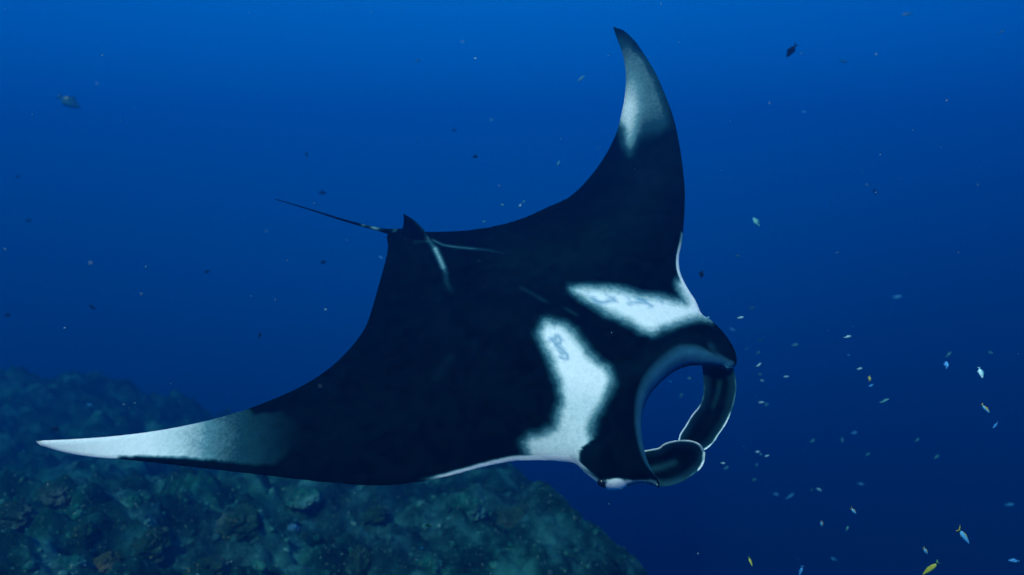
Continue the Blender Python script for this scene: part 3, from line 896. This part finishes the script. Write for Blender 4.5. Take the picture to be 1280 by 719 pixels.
SCH = 'small silver fish right of the manta'
FISH = [
    (989, 64, 21, 235, 'dark', 6.0, 'dark oval fish high in open water right of the raised wing', None, 0.42),
    (1133, 18, 14, 180, 'teal', 9.0, 'faint teal fish closest to the top edge at upper right', None, 0.28),
    (1055, 77, 14, 0, 'teal', 9.5, 'faint slim teal fish right of the dark oval fish', None, 0.25),
    (1005, 140, 9, 0, 'blue', 10.0, 'tiny faint blue fish below the dark oval fish', None, 0.25),
    (1252, 40, 9, 20, 'teal', 10.0, 'tiny faint fish nearest the top right corner', None, 0.3),
    (945, 277, 15, 120, 'teal', 8.0, 'teal round fish right of the raised wing base', None, 0.5),
    (1093, 239, 10, 100, 'dark', 9.0, 'faint dark fish alone in the upper right water', None, 0.35),
    (877, 343, 12, 80, 'dark', 6.0, 'small dark fish beside the front edge of the raised wing', None, 0.5),
    (1122, 371, 12, 10, 'blue', 9.5, 'faint blue fish above the school at mid right', None, 0.35),
    (922, 320, 8, 5, 'teal', 8.5, 'faint tiny fish below the teal round fish', None, 0.3),
    (885, 397, 5, 20, 'silver', 6.0, 'tiny silver speck of a fish touching the manta head', SCH, 0.4),
    (940, 385, 8, 0, 'teal', 6.5, 'faint topmost fish of the group beside the manta head', SCH, 0.25),
    (926, 397, 9, 15, 'silver', 6.0, 'bright silver fish nearest above the manta head lobe', SCH, 0.3),
    (916, 412, 8, -25, 'blue', 8.5, 'very faint blue fish tight beside the head lobe', SCH, 0.25),
    (951, 425, 9, 5, 'teal', 7.5, 'faint slim fish level with the manta head lobe', SCH, 0.25),
    (933, 436, 5, 0, 'teal', 8.0, 'tiny dim fish between head lobe and silver fish', SCH, 0.4),
    (948, 441, 6, 50, 'teal', 6.5, 'small dim slanted fish above the brightest slanted silver fish', SCH, 0.4),
    (994, 431, 9, 18, 'teal', 6.5, 'lone dim slanted fish right of the head lobe group', SCH, 0.3),
    (949, 456, 10, 33, 'silver', 5.5, 'brightest slanted silver fish beside the far head fin', SCH, 0.28),
    (950, 468, 5, 0, 'teal', 7.0, 'dim dot of a fish under the brightest slanted silver fish', SCH, 0.4),
    (953, 476, 7, 0, 'silver', 6.5, 'short level silver fish under the dim dot fish', SCH, 0.3),
    (983, 471, 9, 3, 'silver', 6.5, 'level silver fish right of the short level silver fish', SCH, 0.25),
    (952, 503, 7, 5, 'silver', 6.5, 'silver fish left in the pair beside the far head fin', SCH, 0.35),
    (958, 506, 7, 50, 'teal', 7.0, 'dim fish right in the pair beside the far head fin', SCH, 0.35),
    (1060, 421, 10, 18, 'silver', 5.5, 'bright silver fish topmost in the mid right group', SCH, 0.3),
    (1061, 444, 6, -30, 'blue', 9.0, 'barely visible blue fish under the topmost bright silver fish', SCH, 0.3),
    (1075, 461, 10, 10, 'silver', 5.5, 'bright level silver fish in the middle of the mid right group', SCH, 0.3),
    (1087, 473, 8, 85, 'yellow', 6.0, 'small yellowish upright fish in the mid right group', SCH, 0.4),
    (1089, 482, 10, 18, 'blue', 5.5, 'blue white fish just below the yellowish upright fish', SCH, 0.3),
    (1106, 501, 13, 32, 'teal', 5.5, 'slim slanted pale fish lowest in the mid right group', SCH, 0.25),
    (1186, 443, 10, 55, 'teal', 5.5, 'dim slanted fish above the round blue fish at right', None, 0.3),
    (1183, 456, 11, 80, 'blue', 5.0, 'round bright blue fish seen nearly head on at right', None, 0.6),
    (1226, 466, 16, 275, 'silver', 4.5, 'brightest round white fish near the right picture edge', None, 0.50),
    (1238, 441, 10, 160, 'teal', 6.0, 'dim fish above the brightest round white fish', None, 0.3),
    (1232, 511, 15, 305, 'fusilier', 5.0, 'small blue and yellow fish diving below the white fish', None, 0.30),
    (1244, 532, 13, 215, 'blue', 5.0, 'blue fish slanting down just below the diving yellow one', None, 0.32),
    (1147, 550, 9, 30, 'teal', 6.0, 'dim pale fish alone between two groups at right', None, 0.35),
    (1171, 571, 11, 20, 'teal', 6.5, 'dim teal fish low right of the dim pale one', None, 0.35),
    (1016, 551, 8, 40, 'teal', 7.5, 'dim fish level with the curled head fins', SCH, 0.35),
    (1053, 550, 6, 80, 'teal', 7.5, 'tiny dim upright fish right of the head fins', SCH, 0.4),
    (1068, 541, 8, 20, 'blue', 7.5, 'dim blue fish above the tiny dim upright one', SCH, 0.4),
    (1085, 568, 9, 15, 'teal', 6.5, 'slim pale fish below the dim blue one', SCH, 0.3),
    (904, 579, 6, 0, 'silver', 6.0, 'bright speck of a fish nearest the near head fin', SCH, 0.4),
    (908, 585, 7, 35, 'teal', 6.5, 'dim fish just under the speck nearest the head fin', SCH, 0.35),
    (947, 565, 8, -8, 'silver', 6.0, 'silver fish upper left in the trio under the head fins', SCH, 0.35),
    (951, 568, 5, 0, 'teal', 6.2, 'tiny fish touching the silver one in the trio', SCH, 0.35),
    (959, 570, 8, 12, 'silver', 6.0, 'silver fish at the right of the trio', SCH, 0.35),
    (946, 581, 6, 75, 'teal', 7.0, 'dim upright fish below the silver trio', SCH, 0.4),
    (943, 600, 8, 0, 'teal', 7.0, 'dim level fish right of the near head fin tip', SCH, 0.35),
    (970, 618, 8, -10, 'blue', 8.0, 'very dim blue fish low beside the forked blue one', SCH, 0.4),
    (988, 620, 14, 45, 'blue', 8.5, 'dim blue fish with an open forked tail at lower middle', None, 0.22),
    (1024, 612, 8, -25, 'silver', 6.5, 'small silver fish right of the dim forked blue one', SCH, 0.3),
    (1015, 612, 6, 20, 'teal', 8.5, 'dim tiny fish left of that small silver one', SCH, 0.3),
    (1076, 605, 9, 0, 'blue', 9.5, 'nearly invisible blue fish in the lower right water', None, 0.4),
    (1262, 631, 12, 20, 'blue', 9.0, 'nearly invisible blue fish at the lower right edge', None, 0.4),
    (1067, 639, 15, 315, 'fusilier', 4.8, 'blue and yellow fish heading down in the lower right middle', None, 0.32),
    (1027, 655, 10, 280, 'fusilier', 5.5, 'small blue fish with yellow tail left of the bigger pair', None, 0.42),
    (1059, 661, 9, 260, 'teal', 5.5, 'small pale upright fish below the blue and yellow one', None, 0.4),
    (1205, 671, 37, 312, 'fusilier', 3.8, 'largest blue and yellow fish diving near the lower right corner', None, 0.23),
    (1157, 689, 15, 308, 'fusilier', 4.8, 'small blue yellow fish left of the largest diving one', None, 0.32),
    (1163, 711, 30, 232, 'yellow', 4.2, 'yellow fish with olive tail cut by the bottom edge', None, 0.26),
    (1267, 701, 13, 180, 'blue', 5.5, 'oval blue fish in the lower right corner', None, 0.42),
    (938, 702, 13, 285, 'yellow', 5.2, 'small yellowish upright fish near the bottom edge', None, 0.26),
    (1001, 714, 18, 262, 'blue', 4.8, 'blue fish with spread forked tail at the bottom edge', None, 0.26),
    (1042, 699, 9, -20, 'blue', 9.0, 'nearly invisible blue fish above the bottom edge', None, 0.4),
    (838, 477, 6, -5, 'silver', 6.5, 'tiny pale fish seen through the manta mouth opening, left', None, 0.4),
    (862, 473, 5, 0, 'teal', 6.5, 'tiny dim fish seen through the mouth opening, right', None, 0.4),
    (852, 494, 7, 60, 'teal', 8.0, 'dim upright fish seen low through the mouth opening', None, 0.35),
    (87, 128, 31, 330, 'teal', 9.5, 'hazy teal fish in open water at the upper left', None, 0.52),
    (22, 221, 10, 0, 'dark', 8.5, 'upper of two faint dark fish at the left edge', None, 0.35),
    (36, 276, 12, 0, 'dark', 8.5, 'lower of two faint dark fish at the left edge', None, 0.35),
    (383, 193, 8, 120, 'dark', 8.0, 'small dark fish above the end of the tail', None, 0.4),
    (403, 241, 12, 0, 'dark', 9.5, 'dim dark fish just above the middle of the tail', None, 0.45),
    (404, 328, 10, 0, 'dark', 8.5, 'small dark fish under the middle of the tail', None, 0.45),
    (259, 340, 8, 20, 'dark', 8.5, 'tiny dark fish left below the tail tip', None, 0.4),
    (115, 384, 15, 155, 'dark', 9.0, 'dark slanted fish above the left reef', None, 0.28),
    (10, 394, 13, 0, 'dark', 9.0, 'dark fish low at the left edge over the reef', None, 0.35),
    (325, 419, 9, 70, 'dark', 7.0, 'small dark upright fish left of the near wing rear edge', None, 0.35),
    (70, 537, 18, 0, 'dark', 7.5, 'dark olive fish just above the near wing tip', None, 0.35),
    (112, 506, 11, 0, 'blue', 9.0, 'faint violet blue fish above the pale near wing tip', None, 0.3),
    (85, 628, 20, 70, 'dark', 5.6, 'dark upright fish over the left reef below the wing tip', None, 0.34),
    (594, 73, 4, 0, 'silver', 5.5, 'single white speck of a fish in the top middle water', None, 0.5),
    (523, 76, 9, 15, 'teal', 10.0, 'faint tiny fish left of the single white speck', None, 0.3),
    (727, 98, 13, 45, 'teal', 8.0, 'slim teal fish left of the raised wing tip', None, 0.22),
    (698, 204, 7, 60, 'teal', 7.5, 'small teal fish in the curve of the raised wing', None, 0.35),
    (568, 163, 8, 0, 'dark', 9.0, 'upper faint dark fish above the manta back', None, 0.45),
    (594, 196, 9, 0, 'dark', 8.5, 'lower dark fish above the manta back', None, 0.5),
    (614, 150, 6, 10, 'teal', 9.5, 'tiny dim fish between the dark pair and the wing', None, 0.35),
    (655, 252, 5, 40, 'teal', 7.0, 'right speck fish of three close to the rear wing edge', None, 0.4),
    (650, 257, 5, 40, 'silver', 7.0, 'middle speck fish of three close to the rear wing edge', None, 0.4),
    (628, 256, 5, 0, 'teal', 7.0, 'left speck fish of three close to the rear wing edge', None, 0.4),
    (605, 277, 5, 0, 'teal', 7.0, 'lone speck fish just above the rear edge of the back', None, 0.4),
    (476, 322, 7, -20, 'blue', 7.5, 'faint streak of a fish left of the manta rear edge', None, 0.25),
    (407, 387, 4, 0, 'silver', 6.0, 'tiny pale fish left of the near wing rear edge', None, 0.4),
    (535, 657, 11, 178, 'orange', 4.6, 'small orange fish over the reef below the manta', None, 0.36),
    (527, 685, 5, 0, 'silver', 5.0, 'tiny pale fish under the orange one', None, 0.5),
    (695, 695, 5, 60, 'teal', 6.0, 'tiny pale fish at the reef drop-off', None, 0.4),
    (658, 656, 10, 110, 'dark', 6.5, 'small dark fish over the hazy right part of the reef', None, 0.32),
    (683, 662, 9, 60, 'dark', 7.0, 'faint dark fish nearest the reef drop-off', None, 0.4),
]
for (u, v, ln, ang, kind, dep, lab, grp, deep) in FISH:
    add_fish(u, v, ln, ang, kind, dep, lab, grp, deep)

# ------------------------------------------------------------------ drifting specks
gv, gf, off = [], [], 0
for _ in range(260):
    d = random.uniform(1.6, 7.0)
    p = at(random.uniform(-150, 1430), random.uniform(-100, 820), d)
    q = ico * random.uniform(0.0010, 0.0028) * (1 + 0.4 * rng.standard_normal((12, 1)))
    gv.append(q + p); gf.append(icf + off); off += 12
tag(mesh_obj('plankton', np.concatenate(gv), np.concatenate(gf), simple_mat('plankton_speck', (0.25, 0.42, 0.42))),
    'tiny pale specks of plankton drifting through the open water', 'plankton', kind='stuff')

# ------------------------------------------------------------------ the water between (haze)
hx, hy0, hy1, hz0, hz1 = 36.0, -4.0, 40.0, -39.0, 6.0
hv = [(x, y, z) for z in (hz0, hz1) for y in (hy0, hy1) for x in (-hx, hx)]
hf = [(0, 2, 3, 1), (4, 5, 7, 6), (0, 1, 5, 4), (2, 6, 7, 3), (0, 4, 6, 2), (1, 3, 7, 5)]
m, t, b = new_mat('water_haze')
t.nodes.remove(b)
pv = t.nodes.new('ShaderNodeVolumePrincipled')
pv.inputs['Color'].default_value = (0.0, 0.050, 0.175, 1)
pv.inputs['Absorption Color'].default_value = (0.50, 0.71, 0.90, 1)
pv.inputs['Density'].default_value = 0.25
pv.inputs['Anisotropy'].default_value = 0.52
t.links.new(pv.outputs[0], t.nodes['Material Output'].inputs['Volume'])
haze = mesh_obj('haze', hv, hf, m, smooth=False)
tag(haze, kind='stuff')
